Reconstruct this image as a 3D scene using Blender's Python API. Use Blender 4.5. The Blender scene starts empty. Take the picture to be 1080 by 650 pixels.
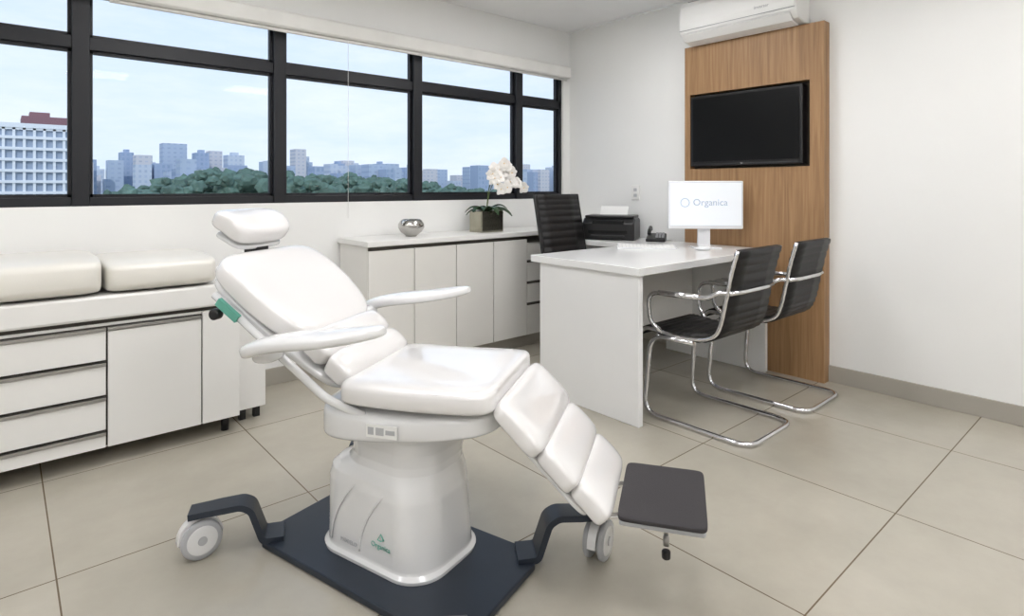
import bpy, bmesh, math, random
from mathutils import Vector, Matrix
random.seed(7)
scn = bpy.context.scene
try:
    scn.view_settings.view_transform = 'Standard'
    scn.view_settings.look = 'None'
except Exception: pass
COL = scn.collection

# ---------------------------------------------------------------- materials
def srgb(c):
    return tuple(((x/255)/12.92 if x/255 <= .04045 else (((x/255)+.055)/1.055)**2.4) for x in c) + (1,)
def mat(name, rgb, rough=.5, metal=0, var=.04, scale=6, bump=0, bscale=200, coat=0, spec=.5):
    m = bpy.data.materials.new(name); m.use_nodes = True
    nt = m.node_tree; N = nt.nodes; L = nt.links
    b = N['Principled BSDF']
    b.inputs['Roughness'].default_value = rough
    b.inputs['Metallic'].default_value = metal
    b.inputs['Specular IOR Level'].default_value = spec
    if coat: 
        b.inputs['Coat Weight'].default_value = coat; b.inputs['Coat Roughness'].default_value = .06
    c = srgb(rgb)
    tc = N.new('ShaderNodeTexCoord'); no = N.new('ShaderNodeTexNoise')
    no.inputs['Scale'].default_value = scale; no.inputs['Detail'].default_value = 4
    L.new(tc.outputs['Object'], no.inputs['Vector'])
    r = N.new('ShaderNodeValToRGB')
    r.color_ramp.elements[0].position = .3; r.color_ramp.elements[1].position = .7
    r.color_ramp.elements[0].color = tuple(max(0, x*(1-var)) for x in c[:3])+(1,)
    r.color_ramp.elements[1].color = tuple(min(1, x*(1+var)) for x in c[:3])+(1,)
    L.new(no.outputs['Fac'], r.inputs['Fac']); L.new(r.outputs['Color'], b.inputs['Base Color'])
    if bump:
        n2 = N.new('ShaderNodeTexNoise'); n2.inputs['Scale'].default_value = bscale
        L.new(tc.outputs['Object'], n2.inputs['Vector'])
        bp = N.new('ShaderNodeBump'); bp.inputs['Strength'].default_value = bump; bp.inputs['Distance'].default_value = .002
        L.new(n2.outputs['Fac'], bp.inputs['Height']); L.new(bp.outputs['Normal'], b.inputs['Normal'])
    return m
def emis(name, rgb, s):
    m = bpy.data.materials.new(name); m.use_nodes = True
    b = m.node_tree.nodes['Principled BSDF']
    b.inputs['Base Color'].default_value = srgb(rgb)
    b.inputs['Emission Color'].default_value = srgb(rgb); b.inputs['Emission Strength'].default_value = s
    return m

M_wall = mat('wall_paint', (239,239,237), .7, var=.01, scale=2, bump=.05, bscale=90)
M_ceil = mat('ceiling_paint', (243,243,243), .8, var=.01)
M_base = mat('baseboard_tile', (168,163,153), .4, var=.04, scale=5)
M_lam = mat('white_laminate', (236,235,232), .28, var=.012, scale=3)
M_lam2 = mat('greige_laminate', (228,226,221), .33, var=.015, scale=3)
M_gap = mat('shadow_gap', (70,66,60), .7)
M_alu = mat('aluminium', (170,168,165), .3, metal=.9)
M_chrome = mat('chrome', (225,225,228), .08, metal=1, var=.01)
M_black = mat('black_plastic', (20,20,22), .35)
M_leather = mat('black_leather', (21,20,21), .45, bump=.3, bscale=250, spec=.4)
M_frame = mat('black_window_frame', (14,16,24), .45)
M_vinyl = mat('white_vinyl', (231,229,228), .22, var=.006, scale=4, bump=.04, bscale=400, coat=1)
M_cream = mat('cream_vinyl', (231,228,220), .33, var=.012, scale=4, bump=.08, bscale=300, coat=.3)
M_shell = mat('white_fiberglass', (228,228,228), .2, var=.006, coat=1)
M_grey = mat('light_grey_plastic', (176,177,180), .4)
M_steel = mat('slate_steel', (48,55,66), .38, metal=.35, var=.06, scale=10)
M_rub = mat('dark_rubber_mat', (50,47,49), .75, bump=.6, bscale=350)
M_glassblk = mat('tv_screen', (6,7,9), .3, var=.0, spec=.25)
M_teal = mat('teal_print', (98,168,150), .5)
M_screenw = emis('monitor_screen', (230,235,241), .24)
M_silver = mat('hammered_silver', (190,188,184), .2, metal=1, bump=.8, bscale=40)
M_leaf = mat('orchid_leaf', (34,66,30), .35, var=.2)
M_petal = mat('orchid_petal', (242,239,234), .55, var=.03)
M_yel = mat('orchid_lip', (225,180,60), .5)
M_soil = mat('moss', (60,70,40), .9, var=.3, scale=40)
M_stem = mat('orchid_stem', (92,110,52), .5)
M_mirror = mat('mirrored_planter', (168,164,148), .12, metal=.9, var=.15, scale=12)
M_blind = mat('blind_fabric', (231,230,226), .7)
M_paper = mat('paper', (236,236,234), .6)

# wood
def wood():
    m = bpy.data.materials.new('wood_veneer'); m.use_nodes = True
    nt=m.node_tree; N=nt.nodes; L=nt.links; b=N['Principled BSDF']
    tc=N.new('ShaderNodeTexCoord'); mp=N.new('ShaderNodeMapping'); mp.inputs['Scale'].default_value=(22,22,1.0)
    L.new(tc.outputs['Object'],mp.inputs['Vector'])
    n=N.new('ShaderNodeTexNoise'); n.inputs['Scale'].default_value=2.2; n.inputs['Detail'].default_value=8; n.inputs['Distortion'].default_value=.5
    L.new(mp.outputs['Vector'],n.inputs['Vector'])
    r=N.new('ShaderNodeValToRGB'); e=r.color_ramp.elements
    e[0].position=.25; e[0].color=srgb((134,101,68)); e[1].position=.75; e[1].color=srgb((176,140,101))
    k=e.new(.5); k.color=srgb((157,121,84))
    L.new(n.outputs['Fac'],r.inputs['Fac']); L.new(r.outputs['Color'],b.inputs['Base Color'])
    b.inputs['Roughness'].default_value=.5
    bp=N.new('ShaderNodeBump'); bp.inputs['Strength'].default_value=.08; L.new(n.outputs['Fac'],bp.inputs['Height']); L.new(bp.outputs['Normal'],b.inputs['Normal'])
    return m
M_wood = wood()

# floor: square tiles .785 m, grout lines
def floor_mat():
    m=bpy.data.materials.new('porcelain_tile'); m.use_nodes=True
    nt=m.node_tree; N=nt.nodes; L=nt.links; b=N['Principled BSDF']
    tc=N.new('ShaderNodeTexCoord'); mp=N.new('ShaderNodeMapping')
    T=.785
    mp.inputs['Location'].default_value=(-.13+T*10,-.70+T*10,0)
    L.new(tc.outputs['Object'],mp.inputs['Vector'])
    br=N.new('ShaderNodeTexBrick'); br.offset=0; br.squash=1
    br.inputs['Scale'].default_value=1; br.inputs['Brick Width'].default_value=T; br.inputs['Row Height'].default_value=T
    br.inputs['Mortar Size'].default_value=.0024; br.inputs['Mortar Smooth'].default_value=.1; br.inputs['Bias'].default_value=0
    br.inputs['Color1'].default_value=srgb((186,180,167)); br.inputs['Color2'].default_value=srgb((181,175,162)); br.inputs['Mortar'].default_value=srgb((112,98,80))
    L.new(mp.outputs['Vector'],br.inputs['Vector'])
    n=N.new('ShaderNodeTexNoise'); n.inputs['Scale'].default_value=1.8; n.inputs['Detail'].default_value=8; n.inputs['Roughness'].default_value=.65
    L.new(tc.outputs['Object'],n.inputs['Vector'])
    r=N.new('ShaderNodeValToRGB'); r.color_ramp.elements[0].position=.3; r.color_ramp.elements[1].position=.7
    r.color_ramp.elements[0].color=(.82,.82,.81,1); r.color_ramp.elements[1].color=(1,1,1,1)
    L.new(n.outputs['Fac'],r.inputs['Fac'])
    mx=N.new('ShaderNodeMixRGB'); mx.blend_type='MULTIPLY'; mx.inputs['Fac'].default_value=1
    L.new(br.outputs['Color'],mx.inputs['Color1']); L.new(r.outputs['Color'],mx.inputs['Color2'])
    L.new(mx.outputs['Color'],b.inputs['Base Color'])
    b.inputs['Roughness'].default_value=.23; b.inputs['Specular IOR Level'].default_value=.5
    bp=N.new('ShaderNodeBump'); bp.inputs['Strength'].default_value=.4; bp.inputs['Distance'].default_value=.002; bp.invert=True
    L.new(br.outputs['Fac'],bp.inputs['Height']); L.new(bp.outputs['Normal'],b.inputs['Normal'])
    return m
M_floor=floor_mat()

# ---------------------------------------------------------------- geometry helpers
def root(name, loc=(0,0,0), rz=0):
    e=bpy.data.objects.new(name,None); e.empty_display_size=.1; COL.objects.link(e)
    e.location=loc; e.rotation_euler=(0,0,rz); return e
def mk(name, verts, faces, m, parent=None, smooth=False, bevel=0, seg=2):
    me=bpy.data.meshes.new(name); me.from_pydata([tuple(v) for v in verts],[],faces); me.update()
    bm=bmesh.new(); bm.from_mesh(me); bmesh.ops.recalc_face_normals(bm,faces=bm.faces); bm.to_mesh(me); bm.free()
    o=bpy.data.objects.new(name,me); COL.objects.link(o)
    if m: me.materials.append(m)
    if smooth: me.shade_smooth()
    if bevel:
        b=o.modifiers.new('bevel','BEVEL'); b.width=bevel; b.segments=seg; b.limit_method='ANGLE'; b.angle_limit=math.radians(40)
    if parent: o.parent=parent
    return o
def boxv(lo,hi):
    x0,y0,z0=lo; x1,y1,z1=hi
    v=[(x0,y0,z0),(x1,y0,z0),(x1,y1,z0),(x0,y1,z0),(x0,y0,z1),(x1,y0,z1),(x1,y1,z1),(x0,y1,z1)]
    f=[(0,3,2,1),(4,5,6,7),(0,1,5,4),(1,2,6,5),(2,3,7,6),(3,0,4,7)]
    return v,f
def box(name,lo,hi,m,parent=None,bevel=0,seg=2):
    v,f=boxv(lo,hi); return mk(name,v,f,m,parent,bevel=bevel,seg=seg)
def boxes(name,lst,m,parent=None,bevel=0):
    V=[];F=[]
    for lo,hi in lst:
        v,f=boxv(lo,hi); k=len(V); V+=v; F+=[tuple(i+k for i in q) for q in f]
    return mk(name,V,F,m,parent,bevel=bevel)
def loft(name,rings,m,parent=None,smooth=True,caps=True,closed=False):
    n=len(rings[0]); V=[p for r in rings for p in r]; F=[]; R_=len(rings)
    for i in range(R_ if closed else R_-1):
        for j in range(n):
            i2=(i+1)%R_
            F.append((i*n+j,i*n+(j+1)%n,i2*n+(j+1)%n,i2*n+j))
    if caps and not closed:
        F.append(tuple(range(n))); F.append(tuple((R_-1)*n+j for j in range(n)))
    return mk(name,V,F,m,parent,smooth=smooth)
def prism(name,prof,y0,y1,m,parent=None,bevel=0,axis='y',seg=2):
    n=len(prof)
    def P(a,b,c):
        return (a,c,b) if axis=='y' else ((a,b,c) if axis=='z' else (c,a,b))
    V=[P(a,b,y0) for a,b in prof]+[P(a,b,y1) for a,b in prof]
    F=[tuple(range(n)),tuple(range(n,2*n))]+[(i,(i+1)%n,n+(i+1)%n,n+i) for i in range(n)]
    return mk(name,V,F,m,parent,bevel=bevel,seg=seg)
def cyl(name,c,r,h,m,parent=None,axis='z',n=40,r2=None,bevel=0):
    r2=r if r2 is None else r2
    c=Vector(c); rings=[]
    for k,(hh,rr) in enumerate([(-h/2,r),(h/2,r2)]):
        ring=[]
        for j in range(n):
            a=2*math.pi*j/n; p=(rr*math.cos(a),rr*math.sin(a),hh)
            if axis=='y': p=(p[0],p[2],p[1])
            if axis=='x': p=(p[2],p[0],p[1])
            ring.append(c+Vector(p))
        rings.append(ring)
    o=loft(name,rings,m,parent,smooth=False)
    for p in o.data.polygons: p.use_smooth = len(p.vertices)==4
    if bevel:
        b=o.modifiers.new('bevel','BEVEL'); b.width=bevel; b.segments=3; b.limit_method='ANGLE'
    return o
def catmull(P,s):
    n=len(P)-1; f=min(max(s,0),1)*n; i=min(int(f),n-1); t=f-i
    g=lambda k: Vector(P[k]) if 0<=k<=n else (2*Vector(P[0])-Vector(P[1]) if k<0 else 2*Vector(P[n])-Vector(P[n-1]))
    a,b,c,d=g(i-1),g(i),g(i+1),g(i+2)
    return .5*((2*b)+(c-a)*t+(2*a-5*b+4*c-d)*t*t+(3*b-a-3*c+d)*t**3)
def sweep_pad(name,P,W,T,m,parent=None,y0=0,q=6,n=3.5,ns=44,nt=56,qt=None,top=None):
    """pad following (x,z) path P; W,T half width/thickness (number or fn of 0..1)"""
    qt=qt or q
    Wf=W if callable(W) else (lambda s:W); Tf=T if callable(T) else (lambda s:T)
    P=[(a,0,b) for a,b in P]; rings=[]
    for i in range(ns+1):
        s=-math.cos(math.pi*i/ns); u=(s+1)/2
        cw=max(1-abs(s)**q,1e-5)**(1/q); ct=max(1-abs(s)**qt,1e-5)**(1/qt)
        p=catmull(P,u); d=(catmull(P,min(u+.01,1))-catmull(P,max(u-.01,0))).normalized()
        nr=Vector((-d.z,0,d.x)); 
        if nr.z<0: nr=-nr
        ring=[]
        for j in range(nt):
            a=2*math.pi*j/nt; c=math.cos(a); k=math.sin(a)
            c=math.copysign(abs(c)**(2/n),c); k=math.copysign(abs(k)**(2/n),k)
            t=k*Tf(u)*ct
            if top and k>0: t+=top(u,c)
            ring.append(p+Vector((0,y0+c*Wf(u)*cw,0))+nr*t)
        rings.append(ring)
    return loft(name,rings,m,parent)
def fillet(pts,r,closed=False,k=6):
    pts=[Vector(p) for p in pts]; out=[]; n=len(pts)
    for i,p in enumerate(pts):
        if not closed and i in (0,n-1): out.append(p); continue
        a=pts[i-1]; c=pts[(i+1)%n]
        da=(a-p); dc=(c-p); rr=min(r,da.length*.48,dc.length*.48)
        s=p+da.normalized()*rr; e=p+dc.normalized()*rr
        for j in range(k+1):
            t=j/k; out.append((1-t)**2*s+2*t*(1-t)*p+t*t*e)
    return out
def tube(name,pts,r,m,parent=None,fr=0,closed=False,nseg=14):
    pts=fillet(pts,fr,closed) if fr else [Vector(p) for p in pts]
    P=[pts[0]]
    for p in pts[1:]:
        if (p-P[-1]).length>1e-5: P.append(p)
    n=len(P); rings=[]; up=None
    for i,p in enumerate(P):
        if closed: t=(P[(i+1)%n]-P[i-1]).normalized()
        else: t=(P[min(i+1,n-1)]-P[max(i-1,0)]).normalized()
        if up is None: up=t.orthogonal().normalized()
        up=(up-t*up.dot(t)).normalized(); sd=t.cross(up)
        rings.append([p+up*r*math.cos(2*math.pi*j/nseg)+sd*r*math.sin(2*math.pi*j/nseg) for j in range(nseg)])
    return loft(name,rings,m,parent,closed=closed)
def text(name,s,size,loc,rot,m,parent=None,ext=.0006):
    cu=bpy.data.curves.new(name,'FONT'); cu.body=s; cu.size=size; cu.extrude=ext; cu.align_x='CENTER'; cu.align_y='CENTER'
    cu.materials.append(m); o=bpy.data.objects.new(name,cu); COL.objects.link(o)
    o.location=loc; o.rotation_euler=rot
    if parent: o.parent=parent
    return o

# ---------------------------------------------------------------- room shell
XR=3.88; YW=3.66; XL=-2.2; YB=-2.4; H=2.6; YO=YW+.10
box('floor',(XL-.2,YB-.2,-.15),(XR+.2,YO,0),M_floor)
box('ceiling',(XL-.2,YB-.2,H),(XR+.2,YO,H+.15),M_ceil)
box('wall_right',(XR,YB-.2,0),(XR+.2,YO,H),M_wall)
box('wall_left',(XL-.2,YB-.2,0),(XL,YO,H),M_wall)
box('wall_back',(XL,YB-.2,0),(XR,YB,H),M_wall)
WX0,WX1,WZ0,WZ1=-1.67,3.80,1.105,2.24
boxes('wall_window',[((XL,YW,0),(XR,YO,WZ0)),((XL,YW,WZ1),(XR,YO,H)),((XL,YW,WZ0),(WX0,YO,WZ1)),((WX1,YW,WZ0),(XR,YO,WZ1))],M_wall)
box('baseboard_right',(XR-.014,YB,0),(XR,YW,.1),M_base,bevel=.002)
box('baseboard_window',(XL,YW-.014,0),(XR-.014,YW,.1),M_base,bevel=.002)
box('trim_ceiling',(XR-.03,YB,H-.012),(XR,YW,H),M_ceil)
# window
w=root('window_1')
mull=[-.68,.308,1.301,2.292,3.283]
fr=[((WX0,YW+.02,WZ0),(WX1,YW+.09,WZ0+.045)),((WX0,YW+.02,WZ1-.04),(WX1,YW+.09,WZ1)),((WX0,YW+.02,WZ0),(WX0+.04,YW+.09,WZ1)),((WX1-.035,YW+.02,WZ0),(WX1,YW+.09,WZ1)),
    ((WX0,YW+.02,1.905),(WX1,YW+.09,1.97))]
for x in mull: fr.append(((x-.036,YW+.005,WZ0),(x+.036,YW+.09,WZ1)))
boxes('frame',fr,M_frame,w,bevel=.003)
sash=[]
ed=[WX0+.04]+mull+[WX1-.035]
for i in range(len(ed)-1):
    a=ed[i]+(.036 if i else 0); b=ed[i+1]-(.036 if i<len(ed)-2 else 0)
    for z0,z1 in((WZ0+.045,1.905),(1.97,WZ1-.04)):
        y0,y1=YW+.04,YW+.07; s=.016
        sash+=[((a,y0,z0),(a+s,y1,z1)),((b-s,y0,z0),(b,y1,z1)),((a,y0,z0),(b,y1,z0+s)),((a,y0,z1-s),(b,y1,z1))]
boxes('sash',sash,M_frame,w)
gm=bpy.data.materials.new('window_glass'); gm.use_nodes=True
N=gm.node_tree.nodes; L=gm.node_tree.links; N.remove(N['Principled BSDF'])
tr=N.new('ShaderNodeBsdfTransparent'); tr.inputs['Color'].default_value=(.975,.985,.985,1); gl=N.new('ShaderNodeBsdfGlossy'); gl.inputs['Roughness'].default_value=.02
mx=N.new('ShaderNodeMixShader'); fz=N.new('ShaderNodeFresnel'); fz.inputs['IOR'].default_value=1.25
L.new(fz.outputs['Fac'],mx.inputs['Fac']); L.new(tr.outputs[0],mx.inputs[1]); L.new(gl.outputs[0],mx.inputs[2]); L.new(mx.outputs[0],N['Material Output'].inputs['Surface'])
mk('glass',[(WX0,YW+.055,WZ0),(WX1,YW+.055,WZ0),(WX1,YW+.055,WZ1),(WX0,YW+.055,WZ1)],[(0,1,2,3)],gm,w)
# roller blind
rb=root('roller_blind')
prism('cassette',[(3.655,2.165),(3.655,2.27),(3.575,2.27),(3.56,2.255),(3.56,2.175),(3.575,2.165)],.40,3.80,M_blind,rb,axis='x',bevel=.006)
prism('cassette_2',[(3.655,2.165),(3.655,2.27),(3.575,2.27),(3.56,2.255),(3.56,2.175),(3.575,2.165)],-1.8,.385,M_blind,rb,axis='x',bevel=.006)
cyl('hem_bar',(2.1,3.60,2.155),.011,3.36,M_blind,rb,axis='x')
bc=root('upright_line')  # thin pale upright line in front of the window
tube('thin_line',[(1.71,3.585,2.17),(1.71,3.585,1.0)],.0014,M_paper,bc)
# unseen glowing ceiling panels, added to fill the room with light
M_fill=emis('fill_glow',(253,252,253),13.6)
for i,(x,y) in enumerate([(-.9,-1.3),(.9,-1.3),(2.7,-1.3),(-.9,.5),(.9,.5),(2.7,.5),(-.9,2.3),(.9,2.3),(2.7,2.3)]):
    r=root('ceiling_fill',(x,y,H))
    box('glow_panel',(-.3,-.3,-.012),(.3,.3,-.006),M_fill,r)
    boxes('frame',[((-.32,-.32,-.018),(.32,-.3,0)),((-.32,.3,-.018),(.32,.32,0)),((-.32,-.3,-.018),(-.3,.3,0)),((.3,-.3,-.018),(.32,.3,0))],M_ceil,r)

# ---------------------------------------------------------------- exterior
def bldg_mat(name,wall,win,bw=3.2,rh=3.4,mort=.9):
    m=bpy.data.materials.new(name); m.use_nodes=True; N=m.node_tree.nodes; L=m.node_tree.links; b=N['Principled BSDF']
    tc=N.new('ShaderNodeTexCoord'); sx=N.new('ShaderNodeSeparateXYZ'); cx=N.new('ShaderNodeCombineXYZ')
    L.new(tc.outputs['Object'],sx.inputs[0]); L.new(sx.outputs['X'],cx.inputs['X']); L.new(sx.outputs['Z'],cx.inputs['Y'])
    br=N.new('ShaderNodeTexBrick'); br.offset=0; br.inputs['Scale'].default_value=1; br.inputs['Brick Width'].default_value=bw; br.inputs['Row Height'].default_value=rh
    br.inputs['Mortar Size'].default_value=mort; br.inputs['Color1'].default_value=srgb(win); br.inputs['Color2'].default_value=srgb(tuple(min(255,c+14) for c in win)); br.inputs['Mortar'].default_value=srgb(wall)
    L.new(cx.outputs[0],br.inputs['Vector']); L.new(br.outputs['Color'],b.inputs['Base Color']); b.inputs['Roughness'].default_value=.8
    return m
BM=[bldg_mat('tower_a',(202,210,222),(178,190,208)),bldg_mat('tower_b',(180,193,211),(158,173,196),4,3.2,1.1),bldg_mat('tower_c',(164,179,203),(146,163,189),3,3.4,.7),bldg_mat('tower_d',(210,208,212),(180,184,196),3.6,3,1)]  # pale bluish distance haze mixed into wall and window colours
towers=[(50,9,14),(60,9,20),(70,8,27),(76,10,24),(86,6,18),(98,16,34),(113,9,27),(128,9,30),(136,12,26),(150,10,16),(163,12,13),(187,9,33),(197,8,28),(207,10,24),(222,9,22),(232,10,25),(246,12,24),(262,10,16),(275,8,24),(287,10,20),(303,12,16),(322,20,19),(345,14,12),(363,22,14),(385,20,12),(408,34,22),(440,12,13),(466,26,29),(496,22,25),(530,30,22),(-20,14,30),(5,14,24),(28,12,18)]
gr=[[],[],[],[]]
for i,(x,wd,h) in enumerate(towers):
    y=500+random.uniform(-25,25); gr[i%4].append(((x-wd/2,y,-15),(x+wd/2,y+12,h)))
    if i%2==0: gr[i%4].append(((x-wd/5,y+2,h),(x+wd/5,y+8,h+2.2)))
for k in range(130):
    x=random.uniform(-60,620); wd=random.uniform(5,12); h=random.uniform(5,17)+x*.006; y=random.uniform(330,470); x=x*y/500
    gr[k%4].append(((x-wd/2,y,-15),(x+wd/2,y+10,h)))
cb=root('city_skyline')
for i in range(4): boxes('towers_%d'%i,gr[i],BM[i],cb)
# near white office block with gridded facade
ob=root('office_block')
M_ob=mat('white_concrete',(240,243,248),.8); M_obw=mat('block_glazing',(158,172,192),.3); M_red=mat('red_brown_render',(146,108,114),.8)
box('core',(-60,200.6,-15),(14.0,214,16.6),M_obw,ob)
g=[]
x=-60
while x<=14.2: g.append(((x,200,-15),(x+.6,200.7,17))); x+=2.08
z=-15
while z<=17.2: g.append(((-60,199.8,z),(14.6,200.7,z+.75 if z+3<17.5 else z+1.2))); z+=2.9
boxes('facade_grid',g,M_ob,ob); box('parapet',(-60,200,16.4),(14.6,214,17.6),M_ob,ob)
rbk=root('red_tower'); box('tower',(5,236,-15),(19,250,23.5),M_red,rbk); box('roof_box',(7,238,23.5),(12,246,25),M_red,rbk)
box('terrain_ground',(-900,30,-15.5),(1600,1500,-15),mat('city_ground',(96,110,96),.9,var=.3,scale=.05))
# tree canopy
def canopy():
    tb=bmesh.new(); bmesh.ops.create_icosphere(tb,subdivisions=2,radius=1); tb.verts.ensure_lookup_table()
    TV=[v.co.copy() for v in tb.verts]; TF=[tuple(v.index for v in f.verts) for f in tb.faces]; tb.free()
    def top(s):
        return 2.8+1.5*math.exp(-((s-33)/9)**2)+.8*math.exp(-((s-55)/9)**2)-max(0,(s-68))*.10-max(0,26-s)*.24+.45*math.sin(s*.9)+.3*math.sin(s*2.3+1)
    V=[];F_=[]
    for k in range(3200):
        y=random.uniform(100,165); s=random.uniform(6,150); x=s*y/120
        r=random.uniform(.6,1.4); t=top(s)*y/120+random.uniform(-6.0,.7)*(1 if k%3 else .25)
        a=r*random.uniform(.9,1.4); c=r*random.uniform(.8,1.1); b0=len(V)
        for v in TV:
            f=1+random.uniform(-.28,.28); V.append((x+v.x*a*f,y+v.y*r*f,t-r+v.z*c*f))
        F_+=[tuple(i+b0 for i in q) for q in TF]
    me=bpy.data.meshes.new('tree_canopy'); me.from_pydata(V,[],F_); me.update()
    o=bpy.data.objects.new('tree_canopy',me); COL.objects.link(o)
    me.materials.append(mat('foliage',(96,120,108),.9,var=.35,scale=.4)); 
canopy()

# ---------------------------------------------------------------- wood wall panel + tv + ac
wp=root('wood_wall_panel')
X0,X1=3.80,3.879; y0,y1=1.45,2.42; zt=2.225; n0,n1,nz0,nz1=1.535,2.375,1.335,1.875
boxes('face',[((X0,y0,0),(X1,n0,zt)),((X0,n1,0),(X1,y1,zt)),((X0,n0,0),(X1,n1,nz0)),((X0,n0,nz1),(X1,n1,zt))],M_wood,wp)
box('niche_back',(X0+.06,n0,nz0),(X1,n1,nz1),M_gap,wp)
tv=root('television')
box('casing',(3.785,1.572,1.352),(3.855,2.362,1.855),M_black,tv,bevel=.006)
box('screen',(3.782,1.592,1.385),(3.786,2.342,1.838),M_glassblk,tv)
box('base_strip',(3.779,1.60,1.354),(3.786,2.33,1.368),M_black,tv,bevel=.002)
text('badge','tv',.022,(3.778,1.97,1.368),(math.pi/2,0,-math.pi/2),M_grey,tv)
box('mount',(3.852,1.8,1.5),(3.862,2.1,1.7),M_black,tv)
ac=root('air_conditioner')
M_ac=mat('ac_plastic',(240,240,238),.35,var=.01)
prism('body',[(3.879,2.235),(3.80,2.235),(3.72,2.255),(3.675,2.30),(3.668,2.36),(3.672,2.48),(3.70,2.52),(3.879,2.52)],1.565,2.385,M_ac,ac,bevel=.012,seg=3)
prism('air_flap',[(3.79,2.229),(3.715,2.247),(3.674,2.288),(3.669,2.283),(3.712,2.240),(3.79,2.222)],1.60,2.35,M_ac,ac,bevel=.002)
box('outlet_slot',(3.73,1.62,2.236),(3.80,2.33,2.2405),M_gap,ac)
tube('panel_seam',[(3.667,1.57,2.315),(3.667,2.38,2.315)],.002,M_grey,ac)
boxes('intake_slats',[((3.70+.02*i,1.62,2.519),(3.708+.02*i,2.33,2.524)) for i in range(8)],M_grey,ac)
text('badge','inverter',.03,(3.6655,1.78,2.36),(math.pi/2,0,-math.pi/2),M_grey,ac)
so=root('wall_outlet'); box('plate',(3.87,2.88,1.10),(3.8795,2.96,1.22),M_lam,so,bevel=.004); boxes('sockets',[((3.867,2.905,1.125),(3.871,2.935,1.15)),((3.867,2.905,1.17),(3.871,2.935,1.195))],M_grey,so)

# ---------------------------------------------------------------- examination couch (left)
ec=root('examination_couch')
box('carcass',(-.95,3.08,.075),(.89,3.63,.612),M_lam,ec,bevel=.003)
box('couch_top',(-.95,3.045,.632),(.80,3.64,.735),M_lam,ec,bevel=.012)
box('top_gap',(-.94,3.085,.605),(.88,3.62,.635),M_gap,ec)
fronts=[];strips=[]
for k in range(4):
    z1=.600-.15*k; z0=max(z1-.145,.08) if k<3 else .078
    for a,b in((-.93,-.155),(-.148,.344)):
        fronts.append(((a,3.062,z0),(b,3.08,z1-.022))); strips.append(((a,3.056,z1-.020),(b,3.080,z1-.006)))
fronts.append(((.352,3.062,.078),(.718,3.08,.578))); strips.append(((.352,3.056,.582),(.718,3.08,.594)))
fronts.append(((.724,3.062,.078),(.89,3.08,.612)))
boxes('drawer_fronts',fronts,M_lam,ec,bevel=.0015); boxes('handle_strips',strips,M_alu,ec,bevel=.001)
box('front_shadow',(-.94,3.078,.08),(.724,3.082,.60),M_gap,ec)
for i,(x,y) in enumerate([(.84,3.13),(.84,3.58),(-.1,3.13),(-.1,3.58),(-.9,3.13),(-.9,3.58)]):
    cyl('foot_%d'%i,(x,y,.0375),.018,.075,M_black,ec)
sweep_pad('mattress_body',[(-.94,.818),(.333,.818)],.305,.082,M_cream,ec,y0=3.335,q=16,n=5,ns=60)
sweep_pad('mattress_head',[(.343,.806),(.792,.806)],.30,.070,M_cream,ec,y0=3.335,q=9,n=5,ns=50)
box('pull_out_step',(.90,3.17,.06),(1.05,3.62,.52),M_lam,ec,bevel=.004)
boxes('step_feet',[((.93,3.2,0),(.96,3.23,.06)),((1.0,3.2,0),(1.03,3.23,.06)),((.93,3.56,0),(.96,3.59,.06)),((1.0,3.56,0),(1.03,3.59,.06))],M_black,ec)

# ---------------------------------------------------------------- storage counter
sc=root('storage_counter')
box('carcass',(1.68,3.262,.09),(3.866,3.642,.835),M_lam2,sc)
box('toe_kick',(1.72,3.30,0),(3.86,3.63,.09),M_base,sc)
box('worktop',(1.665,3.23,.838),(3.866,3.645,.872),M_lam,sc,bevel=.004)
d=[];hd=[]
xs=[1.682,2.005,2.335,2.66,2.985]
for i in range(4): d.append(((xs[i],3.245,.095),(xs[i+1]-.006,3.263,.812)))
for a,b in((2.985,3.42),(3.426,3.862)):
    for z0,z1 in((.095,.33),(.335,.49),(.495,.65),(.655,.80)):
        d.append(((a,3.245,z0),(b-.006,3.263,z1-.014))); hd.append(((a,3.240,z1-.013),(b-.006,3.263,z1-.002)))
boxes('doors',d,M_lam2,sc,bevel=.0015); boxes('handle_strips',hd,M_gap,sc)
boxes('door_gaps',[((1.684,3.258,.1),(3.85,3.2625,.833))],M_gap,sc)
# silver bowl
sb=root('silver_bowl',(2.09,3.43,.872)); prof=[(.0,.004),(.035,0),(.038,.006),(.07,.03),(.088,.06),(.086,.085),(.07,.108),(.06,.115),(.055,.113),(.064,.104),(.078,.083),(.08,.06),(.06,.03),(.0,.014)]
n=48; rings=[[(max(r,.0008)*math.cos(2*math.pi*j/n),max(r,.0008)*math.sin(2*math.pi*j/n),z) for j in range(n)] for r,z in prof]
loft('bowl',rings,M_silver,sb)
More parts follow.
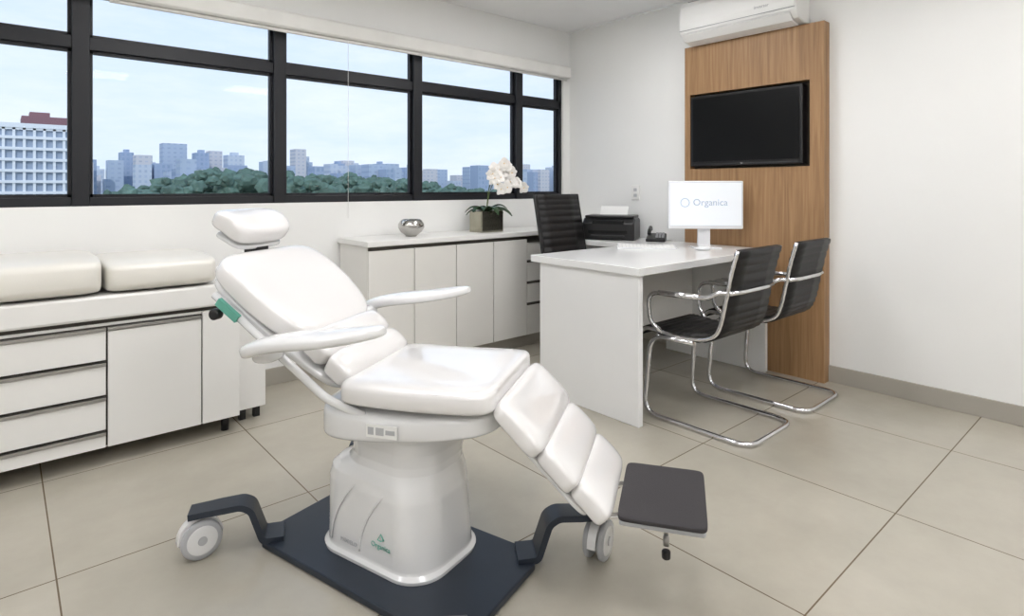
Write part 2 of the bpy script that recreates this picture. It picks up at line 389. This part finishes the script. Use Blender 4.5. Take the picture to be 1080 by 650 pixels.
# orchid
oc=root('potted_orchid',(2.73,3.42,.872))
boxes('planter',[((-.10,-.075,0),(.10,-.065,.155)),((-.10,.065,0),(.10,.075,.155)),((-.10,-.065,0),(-.09,.065,.155)),((.09,-.065,0),(.10,.065,.155)),((-.09,-.065,0),(.09,.065,.01))],M_mirror,oc,bevel=.002)
box('moss',(-.09,-.065,.01),(.09,.065,.14),M_soil,oc)
def leaf(name,az,ln,wd,rise,droop,m,parent,base):
    V=[];F=[];n=12
    for i in range(n+1):
        t=i/n; r=ln*t; z=rise*math.sin(min(t*1.4,1.57))-droop*t*t; w_=wd*math.sin(math.pi*(t*.93+.05))**.7
        for s in(-1,0,1):
            p=Vector((r,s*w_,z+abs(s)*w_*.35)); p.rotate(Matrix.Rotation(az,3,'Z')); V.append(p+Vector(base))
    for i in range(n):
        for s in(0,1): F.append((i*3+s,i*3+s+1,i*3+s+4,i*3+s+3))
    o=mk(name,V,F,m,parent,smooth=True); sm=o.modifiers.new('solid','SOLIDIFY'); sm.thickness=.002; return o
for i in range(11):
    leaf('leaf_%d'%i,i*.6+.3,random.uniform(.14,.22),random.uniform(.028,.04),random.uniform(.07,.14),random.uniform(.05,.12),M_leaf,oc,(0,0,.14))
def flower(k,c,nrm,s):
    V=[];F=[]
    nrm=Vector(nrm).normalized(); q=nrm.to_track_quat('Z','Y')
    for p in range(5):
        az=p*2*math.pi/5+.3; ln=s*(1 if p%2 else .85); wd=s*(.55 if p in(1,4) else .38); b0=len(V)
        for i in range(7):
            t=i/6; w_=wd*math.sin(math.pi*(t*.86+.10))**.75
            for e in(-1,0,1):
                v=Vector((ln*t,e*w_,.18*s*math.sin(t*2.2)-abs(e)*w_*.15)); v.rotate(Matrix.Rotation(az,3,'Z')); V.append(q@v+Vector(c))
        for i in range(6):
            for e in(0,1): F.append((b0+i*3+e,b0+i*3+e+1,b0+i*3+e+4,b0+i*3+e+3))
    mk('flower_%d'%k,V,F,M_petal,oc,smooth=True)
    cc=Vector(c)+nrm*.008
    rr=[[cc+q@Vector((r*math.cos(a*math.pi/5),r*math.sin(a*math.pi/5),z)) for a in range(10)] for r,z in((.001,-.006),(.004,0),(.0035,.006),(.001,.008))]
    loft('lip_%d'%k,rr,M_yel,oc)
k=0
for st,(dx,dy,hh) in enumerate([(.12,-.05,.44),(.20,-.02,.37),(.05,-.06,.34)]):
    P=[(0,0,.13),(dx*.15,dy*.2,.13+hh*.45),(dx*.5,dy*.6,.13+hh*.75),(dx,dy,.13+hh*.80),(dx*1.4+.03,dy*1.3,.13+hh*.52)]
    pts=[catmull(P,i/30) for i in range(31)]
    tube('stem_%d'%st,pts,.003,M_stem,oc)
    for i in range(9):
        t=.48+.52*i/8; c=catmull(P,t)+Vector((random.uniform(-.035,.035),random.uniform(-.03,.0),random.uniform(-.03,.03)))
        flower(k,c,(-.5+random.uniform(-.5,.5),-.8,random.uniform(-.2,.5)),random.uniform(.044,.058)); k+=1

# ---------------------------------------------------------------- desk
dk=root('desk')
M_desk=mat('desk_white',(237,237,236),.18,var=.008)
DZ=.80
box('desktop',(2.38,1.77,DZ-.04),(3.79,2.56,DZ),M_desk,dk,bevel=.003)
box('side_panel_left',(2.40,1.79,0),(2.435,2.50,DZ-.04),M_desk,dk,bevel=.002)
box('side_panel_right',(3.74,1.79,0),(3.775,2.54,DZ-.04),M_desk,dk,bevel=.002)
box('modesty_panel',(2.435,2.32,.28),(3.74,2.338,DZ-.04),M_lam,dk)
box('return_top',(3.38,2.561,DZ-.04),(3.865,3.225,DZ),M_desk,dk,bevel=.003)
box('return_leg',(3.40,3.17,0),(3.86,3.2,DZ-.04),M_desk,dk)
# monitor
mn=root('computer_monitor',(3.54,2.10,DZ),math.radians(-41.1-4))
M_mon=mat('monitor_white',(232,233,235),.25,var=.005)
box('case',(-.245,-.012,.125),(.245,.018,.445),M_mon,mn,bevel=.008,seg=3)
box('screen',(-.232,-.0135,.150),(.232,-.011,.432),M_screenw,mn)
prism('stand_neck',[(.02,.25),(.035,.25),(.06,.01),(.05,.0),(-.0,.005),(.03,.02)],-.04,.04,M_mon,mn,axis='x',bevel=.002)
prism('stand_foot',[(-.09,-.07),(.09,-.07),(.09,.08),(-.09,.08)],0,.008,M_mon,mn,axis='z',bevel=.003)
M_lg=mat('logo_grey',(188,197,210),.5)
text('logo_text','Organica',.062,(.03,-.0142,.30),(math.pi/2,0,0),M_lg,mn)
tube('logo_ring',[(-.135+.028*math.cos(a*math.pi/12),-.0145,.30+.028*math.sin(a*math.pi/12)) for a in range(24)],.0022,M_lg,mn,closed=True)
# keyboard
kb=root('keyboard',(3.22,2.34,DZ),math.radians(-50))
prism('body',[(-.07,0),(.07,0),(.07,.018),(-.07,.008)],-.19,.19,M_mon,kb,axis='x',bevel=.002)
boxes('keys',[((-.18+.024*i,-.06+.023*j,.009+.0017*j),(-.159+.024*i,-.041+.023*j,.0145+.0017*j)) for i in range(15) for j in range(5)],M_paper,kb)
ms=root('computer_mouse',(3.38,2.02,DZ),-.6); sweep_pad('shell',[(-.05,.014),(.05,.014)],.03,.0135,M_mon,ms,q=2.4,n=2.4,ns=20,nt=24)
# printer
pr=root('printer',(3.62,2.96,DZ),math.radians(-62))
prism('body',[(-.15,0),(.14,0),(.15,.02),(.15,.15),(.11,.165),(-.09,.165),(-.15,.13)],-.20,.20,M_black,pr,axis='x',bevel=.012,seg=3)
box('scanner_lid',(-.19,-.10,.163),(.19,.14,.185),M_black,pr,bevel=.008)
box('control_panel',(-.12,-.152,.12),(.12,-.12,.15),M_glassblk,pr,bevel=.003)
box('output_slot',(-.15,-.153,.05),(.15,-.145,.075),M_glassblk,pr)
box('output_tray',(-.13,-.19,.03),(.13,-.145,.038),M_black,pr,bevel=.003)
prism('paper_sheet',[(.08,.18),(.084,.18),(.14,.25),(.136,.25)],-.11,.11,M_paper,pr,axis='x')
# telephone
tp=root('telephone',(3.70,2.60,DZ),math.radians(-60))
prism('base',[(-.08,0),(.08,0),(.08,.055),(-.08,.022)],-.07,.07,M_black,tp,axis='x',bevel=.006)
tube('handset',[(-.045,-.065,.055),(-.045,-.045,.08),(-.045,.05,.10),(-.045,.07,.08)],.014,M_black,tp,fr=.02)
boxes('keys',[((.0+.022*i,-.055+.022*j,.031+.0078*j),(.016+.022*i,-.040+.022*j,.040+.0078*j)) for i in range(3) for j in range(4)],M_grey,tp)

# ---------------------------------------------------------------- ribbed sling chairs
def sling(name,P,w,m,parent,ribs=22,th=.009,amp=.005):
    P=[(0,a,b) for a,b in P]; n=ribs*8; up=[];lo=[]
    for i in range(n+1):
        u=i/n; p=catmull(P,u); d=(catmull(P,min(u+.004,1))-catmull(P,max(u-.004,0))).normalized()
        nr=Vector((0,-d.z,d.y)); t=th+amp*abs(math.sin(math.pi*ribs*u))
        up.append(p+nr*t); lo.append(p-nr*t)
    loop=up+lo[::-1]
    return loft(name,[[Vector((x*w,p.y,p.z)) for p in loop] for x in(-1,-.5,0,.5,1)],m,parent)
def visitor_chair(x,y):
    r=root('visitor_chair',(x,y,0))
    S=[(-.285,.905),(-.255,.80),(-.225,.66),(-.20,.55),(-.165,.485),(-.08,.452),(.05,.445),(.16,.455),(.225,.455),(.262,.43)]
    sling('ribbed_sling',S,.210,M_leather,r,ribs=24,th=.012,amp=.004)
    for i,s in enumerate((-1,1)):
        xx=.215*s
        pts=[catmull([(xx,a,b) for a,b in S],k/40) for k in range(41)]
        tube('side_rail_%d'%i,pts,.010,M_chrome,r)
        tube('armrest_%d'%i,[(xx,.13,.45),(xx*1.10,.19,.50),(xx*1.14,.20,.655),(xx*1.14,-.14,.665),(xx*1.08,-.20,.70),(xx,-.232,.70)],.011,M_chrome,r,fr=.07)
        tube('arm_grip_%d'%i,[(xx*1.14,.13,.659),(xx*1.14,-.10,.666)],.014,M_chrome,r)
    tube('cantilever_base',[(-.215,-.05,.43),(-.215,.20,.425),(-.225,.235,.0125),(-.225,-.345,.0125),(.225,-.345,.0125),(.225,.235,.0125),(.215,.20,.425),(.215,-.05,.43)],.0125,M_chrome,r,fr=.09)
    tube('cross_bar_seat',[(-.215,-.04,.43),(.215,-.04,.43)],.010,M_chrome,r)
    tube('cross_bar_front',[(-.215,.16,.428),(.215,.16,.428)],.010,M_chrome,r)
    tube('cross_bar_back',[(-.215,-.245,.70),(-.12,-.262,.70),(.12,-.262,.70),(.215,-.245,.70)],.011,M_chrome,r)
    return r
visitor_chair(2.80,1.65); visitor_chair(3.43,1.65)

def office_chair(x,y,rz):
    r=root('office_chair',(x,y,0),rz)
    S=[(-.31,1.15),(-.285,1.02),(-.25,.85),(-.22,.68),(-.20,.58),(-.16,.515),(-.06,.49),(.08,.487),(.19,.49),(.25,.465)]
    sling('ribbed_sling',S,.22,M_leather,r,ribs=30,th=.012)
    for i,s in enumerate((-1,1)):
        xx=.232*s
        tube('side_rail_%d'%i,[catmull([(xx,a,b) for a,b in S],k/40) for k in range(41)],.012,M_black,r)
        tube('armrest_%d'%i,[(xx,.10,.49),(xx*1.12,.14,.53),(xx*1.15,.15,.68),(xx*1.15,-.14,.69),(xx,-.225,.70)],.011,M_chrome,r,fr=.06)
    box('tilt_mechanism',(-.12,-.12,.43),(.12,.10,.475),M_black,r,bevel=.01)
    cyl('gas_lift',(0,0,.27),.025,.34,M_black,r); cyl('hub',(0,0,.095),.045,.07,M_chrome,r)
    for k in range(5):
        a=k*2*math.pi/5+.3; c,s_=math.cos(a),math.sin(a)
        tube('spoke_%d'%k,[(c*.03,s_*.03,.10),(c*.26,s_*.26,.075)],.016,M_chrome,r)
        rings_c=Vector((c*.26,s_*.26,.03)); cyl('caster_%d'%k,rings_c,.03,.045,M_black,r,axis='x',bevel=.004)
        tube('caster_stem_%d'%k,[(c*.26,s_*.26,.05),(c*.26,s_*.26,.075)],.008,M_black,r)
office_chair(3.09,2.72,math.pi+.05)

# ---------------------------------------------------------------- procedure chair (hero)
ang=math.radians(-41.1-16)
F=Vector((.657,.754,0)); R=Vector((.754,-.657,0))
pos=R*(-.388)+F*2.0
pc=root('procedure_chair',pos,ang)
# --- base (swivelled relative to the seat)
B=math.radians(-17); bo=Vector((.019,-.067,0))
def bp(x,y,z):
    return bo+Vector((x*math.cos(B)-y*math.sin(B),x*math.sin(B)+y*math.cos(B),z))
poly=[(-.43,-.17),(-.38,-.225),(.40,-.235),(.45,-.20),(.44,.17),(.39,.225),(-.38,.225),(-.43,.17)]
V=[bp(x,y,.004) for x,y in poly]+[bp(x,y,.026) for x,y in poly]
mk('base_plate',V,[tuple(range(8)),tuple(range(8,16))]+[(i,(i+1)%8,8+(i+1)%8,8+i) for i in range(8)],M_steel,pc,bevel=.004)
ci=0
for sx in(-1,1):
    for sy in(-1,1):
        st=Vector((sx*.37,sy*.17,0)); en=Vector((sx*.52,sy*.355,0))
        if sx>0 and sy<0: st=Vector((.415,-.215,0)); en=Vector((.56,-.405,0))
        if sx>0 and sy>0: st=Vector((.385,.185,0)); en=Vector((.575,.345,0))
        d_=(en-st).normalized(); sd=Vector((-d_.y,d_.x,0))
        path=[(-.02,.031),(.045,.033),(.080,.135),(.110,.152),(.20,.147),(.268,.142)]
        P=fillet([Vector((a,0,b)) for a,b in path],.014)
        rings=[]
        for i,p in enumerate(P):
            t=(P[min(i+1,len(P)-1)]-P[max(i-1,0)]).normalized(); nr=Vector((-t.z,0,t.x)); w_=.048-.014*(i/len(P))
            ring=[]
            for a,b in((-1,-1),(1,-1),(1,1),(-1,1)):
                q=p+nr*b*.010; pt=st+d_*q.x+sd*a*w_
                ring.append(bp(pt.x,pt.y,q.z))
            rings.append(ring)
        loft('outrigger_%d'%ci,rings,M_steel,pc,smooth=False)
        cen=bp(en.x,en.y,.062)
        ax=Vector((.83,-.54,0)).normalized() if sx<0 else Vector((.95,-.22,0)).normalized()
        q=ax.to_track_quat('Z','Y')
        def wheel(nm,off,r,h,m):
            rg=[]
            for hh,rr in((-h/2,r*.55),(-h/2,r*.8),(-h/2*.8,r*.96),(-h/4,r),(h/4,r),(h/2*.8,r*.96),(h/2,r*.8),(h/2,r*.55)):
                rg.append([cen+ax*off+q@Vector((rr*math.cos(2*math.pi*j/40),rr*math.sin(2*math.pi*j/40),hh)) for j in range(40)])
            loft(nm,rg,m,pc)
        wheel('caster_%d_tyre_a'%ci,-.024,.0615,.020,M_grey); wheel('caster_%d_tyre_b'%ci,.024,.0615,.020,M_grey)
        wheel('caster_%d_disc_a'%ci,-.033,.046,.007,M_shell); wheel('caster_%d_disc_b'%ci,.033,.046,.007,M_shell)
        wheel('caster_%d_hub_a'%ci,-.037,.014,.005,M_grey); wheel('caster_%d_hub_b'%ci,.037,.014,.005,M_grey)
        out=Vector((ax.y,-ax.x,0)); rg=[]
        for h in(-.014,.014):
            ring=[]
            for j in range(25):
                a=math.pi*(j/24)*1.0-.05; ring.append(cen+ax*h+out*(.068*math.cos(a))+Vector((0,0,.068*math.sin(a))))
            ring.append(cen+ax*h)
            rg.append(ring)
        loft('caster_%d_hood'%ci,rg,M_shell,pc,smooth=False)
        tube('caster_%d_stem'%ci,[cen+Vector((0,0,.05)),cen+Vector((0,0,.085))],.018,M_shell,pc)
        ci+=1
# --- pedestal
def rrect(x0,x1,y0,y1,z,r,n=10):
    out=[]
    for cx,cy,a0 in((x1-r,y1-r,0),(x0+r,y1-r,90),(x0+r,y0+r,180),(x1-r,y0+r,270)):
        for k in range(n+1):
            a=math.radians(a0+90*k/n); out.append(bp(cx+r*math.cos(a),cy+r*math.sin(a)+.03,z))
    return out
def lerp(a,b,t): return a+(b-a)*t
def cover(name,keys,ridge):
    rings=[]
    for i in range(len(keys)-1):
        for k in range(5):
            t=k/5; t=t*t*(3-2*t); a=[lerp(p,q,t) for p,q in zip(keys[i],keys[i+1])]; rings.append(rrect(a[1],a[2],a[3],a[4],a[0],a[5]))
    a=keys[-1]; rings.append(rrect(a[1],a[2],a[3],a[4],a[0],a[5]))
    nr_=len(rings[0]); c0=bp(0,.03,0); z0=keys[0][0]; z1=keys[-1][0]
    for r_ in rings:
        for j,p in enumerate(r_):
            f=(p.z-z0)/(z1-z0); ph=j/nr_*2*math.pi
            am=ridge*max(0,math.sin(f*math.pi))**.5
            s=math.sin(ph*5+p.z*9); s2=max(-1,min(1,s*2.5))
            d_=Vector((p.x-c0.x,p.y-c0.y,0)).normalized(); p+=d_*am*s2
    return loft(name,rings,M_shell,pc)
cover('pedestal_cover',[(.026,-.240,.240,-.168,.172,.11),(.036,-.241,.241,-.169,.173,.11),(.046,-.230,.230,-.160,.164,.11),(.15,-.228,.225,-.158,.162,.11),(.25,-.230,.220,-.156,.158,.11),(.285,-.222,.214,-.152,.154,.11),(.308,-.194,.210,-.147,.148,.11),(.325,-.152,.208,-.143,.143,.11),(.35,-.137,.210,-.141,.140,.11),(.39,-.137,.218,-.144,.142,.11),(.43,-.147,.230,-.151,.15,.11),(.45,-.157,.240,-.157,.155,.11)],.002)
for i,(xa,xb) in enumerate(((-.15,-.02),(-.02,.11))):
    pts=[]
    for k in range(21):
        t=k/20; x=lerp(xa,xb,t**1.8); z=lerp(.065,.29,t); y=-.1295+max(0,t-.75)*.05; pts.append(bp(x,y,z))
    tube('skirt_ridge_%d'%i,pts,.003,M_shell,pc)
def onskirt(name,s,size,xb,z,m):
    p=bp(xb,-.1325,z); text(name,s,size,p,(math.pi/2,0,B),m,pc)
onskirt('skirt_print_a','Organica',.022,.075,.110,M_teal); onskirt('skirt_print_b','MODELO',.018,-.065,.080,M_grey)
o=bp(.075,-.132,.130); tube('skirt_mark',[o+Vector((-.010,0,0)),o+Vector((0,0,.018)),o+Vector((.010,0,0)),o+Vector((0,0,-.003))],.002,M_teal,pc,closed=True)
cyl('lift_column',(-.19,.06,.37),.028,.14,M_black,pc)
# --- seat pan
sweep_pad('seat_pan',[(-.170,.478),(.10,.480),(.41,.508)],lambda u:.262-.03*u*u,lambda u:.058-.024*u,M_shell,pc,q=5,n=6,qt=9)
box('pan_label',(.03,-.2625,.462),(.13,-.2585,.499),M_paper,pc)
boxes('pan_label_marks',[((.036,-.2635,.470),(.055,-.262,.492)),((.062,-.2635,.470),(.088,-.262,.492)),((.094,-.2635,.474),(.124,-.262,.487))],M_grey,pc)
# --- seat cushion
sweep_pad('seat_cushion',[(-.085,.575),(.16,.573),(.415,.584)],lambda u:.262,lambda u:.040,M_vinyl,pc,q=9,n=5,top=lambda u,c:(.004*(1-c*c)+.010*max(0,abs(c)-.55)**1.0*(1-abs(c))*4)*math.sin(math.pi*u))
# --- leg rest : three bolsters
a0=Vector((.405,0,.580)); dl=Vector((.345,0,-.335)); dl.normalize(); nl=Vector((-dl.z,0,dl.x)); 
if nl.z<0: nl=-nl
s=0.01
for i,(ln,wd) in enumerate(((.188,.228),(.142,.209),(.132,.192))):
    p=a0+dl*s; q_=a0+dl*(s+ln); mid=(p+q_)/2+nl*.003
    sweep_pad('leg_bolster_%d'%(i+1),[(p.x,p.z),(mid.x,mid.z),(q_.x,q_.z)],wd,.035,M_vinyl,pc,q=7,qt=4,n=5,ns=40)
    s+=ln-.010
p=a0-nl*.042+dl*.03; q_=a0-nl*.042+dl*.415
sweep_pad('leg_rest_shell',[(p.x,p.z),(q_.x,q_.z)],.17,.013,M_shell,pc,q=8,n=4)
for i,yy in enumerate((-.10,.09)):
    tube('foot_bracket_%d'%i,[(.650,yy,.285),(.71,yy,.240),(.78,yy,.258),(.97,yy,.258)],.009,M_chrome,pc,fr=.03)
box('foot_plate',(.762,-.178,.266),(.992,.150,.284),M_grey,pc,bevel=.007,seg=3)
sweep_pad('foot_mat',[(.757,.288),(.997,.288)],.170,.008,M_rub,pc,y0=-.014,q=14,n=8)
cyl('foot_stop_rod',(.885,-.01,.20),.006,.13,M_chrome,pc); cyl('foot_stop_tip',(.885,-.01,.108),.013,.024,M_black,pc,bevel=.004); cyl('foot_stop_cap',(.885,-.01,.150),.009,.03,M_alu,pc)
# --- back rest
h0=Vector((-.065,0,.590)); db=Vector((-.804,0,.595)); nb=Vector((.595,0,.804))
def bpnt(s,n=0): v=h0+db*s+nb*n; return (v.x,v.z)
sweep_pad('lumbar_bolster_1',[bpnt(0.0,-.006),bpnt(.055,.002),bpnt(.11,-.004)],.215,.040,M_vinyl,pc,q=5,qt=3.6,n=5,ns=32)
sweep_pad('lumbar_bolster_2',[bpnt(.100,-.004),bpnt(.155,.004),bpnt(.21,.0)],.215,.040,M_vinyl,pc,q=5,qt=3.6,n=5,ns=32)
sweep_pad('back_cushion',[bpnt(.195,.0),bpnt(.40,.0),bpnt(.61,.006)],lambda u:.218+.045*math.sin(min(u*1.5,1)*math.pi/2),lambda u:.038,M_vinyl,pc,q=5.5,n=5,top=lambda u,c:.016*(abs(c)**3)*math.sin(math.pi*u))
sweep_pad('back_shell',[bpnt(.02,-.052),bpnt(.30,-.060),bpnt(.595,-.046)],lambda u:.20+.05*u,.020,M_shell,pc,q=7,n=4)
for i,sy in enumerate((-1,1)):
    tube('back_frame_%d'%i,[(.02,sy*.235,.505),(*[bpnt(.02,-.06)[0]],sy*.245,bpnt(.02,-.06)[1]),(bpnt(.52,-.055)[0],sy*.262,bpnt(.52,-.055)[1])],.013,M_shell,pc,fr=.03)
a=Vector((bpnt(.40,-.055)[0],-.277,bpnt(.40,-.055)[1])); b_=Vector((bpnt(.49,-.055)[0],-.281,bpnt(.49,-.055)[1]))
nn=Vector((nb.x,0,nb.z))*.013
mk('side_label',[a-nn,b_-nn,b_+nn,a+nn,a-nn+Vector((0,.014,0)),b_-nn+Vector((0,.014,0)),b_+nn+Vector((0,.014,0)),a+nn+Vector((0,.014,0))],[(0,1,2,3),(4,5,6,7),(0,1,5,4),(2,3,7,6),(1,2,6,5),(0,3,7,4)],M_teal,pc)
cyl('lock_knob',(bpnt(.47,-.09)[0],-.278,bpnt(.47,-.09)[1]),.018,.03,M_black,pc,axis='y',bevel=.005)
# --- head rest
tube('headrest_post',[Vector((bpnt(.55,-.03)[0],0,bpnt(.55,-.03)[1])),Vector((-.575,0,.985)),Vector((-.60,0,1.04))],.012,M_chrome,pc,fr=.02)
box('headrest_clamp',(-.60,-.035,.955),(-.545,.035,.99),M_black,pc,bevel=.006)
sweep_pad('headrest_cushion',[(-.525,1.015),(-.59,1.062),(-.665,1.098)],lambda u:.145,lambda u:.034,M_vinyl,pc,q=4,n=3.4,ns=36,top=lambda u,c:.016*(abs(c)**2)*math.sin(math.pi*u)+.008*math.sin(math.pi*u))
sweep_pad('headrest_tray',[(-.545,.985),(-.66,1.040)],.12,.010,M_shell,pc,q=5,n=4)
# --- arm rests
for i,sy in enumerate((-1,1)):
    def wf(u): return .034+.030*math.sin(math.pi*min(1,max(0,u*.85+.12)))
    sweep_pad('armrest_%d'%i,[(-.335,.706),(-.22,.740),(-.05,.765),(.06,.785),(.135,.802)],wf,lambda u:.024-.008*u,M_shell,pc,y0=sy*.345,q=3.4,qt=6,n=3,ns=48,top=lambda u,c:.006*(1-c*c)*math.sin(math.pi*u))
    sweep_pad('armrest_hub_%d'%i,[(-.33,.69),(-.25,.70)],.045,.030,M_shell,pc,y0=sy*.29,q=3,n=3,ns=24)
    tube('armrest_link_%d'%i,[(-.29,sy*.30,.70),(-.26,sy*.262,.69)],.016,M_grey,pc)

# ---------------------------------------------------------------- world & sun
wld=bpy.data.worlds.new('sky'); scn.world=wld; wld.use_nodes=True
N=wld.node_tree.nodes; L=wld.node_tree.links; bg=N['Background']
tc=N.new('ShaderNodeTexCoord'); sx=N.new('ShaderNodeSeparateXYZ'); L.new(tc.outputs['Generated'],sx.inputs[0])
r=N.new('ShaderNodeValToRGB'); e=r.color_ramp.elements
e[0].position=0; e[0].color=srgb((211,228,245)); e[1].position=.6; e[1].color=srgb((158,193,236))
k=e.new(.18); k.color=srgb((212,229,249))
L.new(sx.outputs['Z'],r.inputs['Fac'])
mp=N.new('ShaderNodeMapping'); mp.inputs['Scale'].default_value=(2.2,2.2,9); L.new(tc.outputs['Generated'],mp.inputs['Vector'])
n=N.new('ShaderNodeTexNoise'); n.inputs['Scale'].default_value=1.6; n.inputs['Detail'].default_value=7; n.inputs['Roughness'].default_value=.6; L.new(mp.outputs['Vector'],n.inputs['Vector'])
cr=N.new('ShaderNodeValToRGB'); cr.color_ramp.elements[0].position=.42; cr.color_ramp.elements[0].color=(0,0,0,1); cr.color_ramp.elements[1].position=.8; cr.color_ramp.elements[1].color=(.7,.7,.7,1)
L.new(n.outputs['Fac'],cr.inputs['Fac'])
mx=N.new('ShaderNodeMixRGB'); L.new(cr.outputs['Color'],mx.inputs['Fac']); L.new(r.outputs['Color'],mx.inputs['Color1']); mx.inputs['Color2'].default_value=srgb((244,248,253))
L.new(mx.outputs['Color'],bg.inputs['Color']); bg.inputs['Strength'].default_value=1.2
sl=bpy.data.lights.new('sun','SUN'); sl.energy=1.3; sl.angle=.02; so_=bpy.data.objects.new('sun',sl); COL.objects.link(so_)
so_.rotation_euler=Vector((.45,.7,-.55)).to_track_quat('-Z','Y').to_euler(); so_.location=(0,-10,20)

# ---------------------------------------------------------------- camera
cd=bpy.data.cameras.new('camera'); cam=bpy.data.objects.new('camera',cd); COL.objects.link(cam)
cam.location=(0,0,1.2); cam.rotation_euler=(math.pi/2,0,math.radians(-41.1))
cd.sensor_width=36; cd.lens=20.63; cd.shift_y=-.1176; cd.clip_end=3000; cd.clip_start=.05
scn.camera=cam
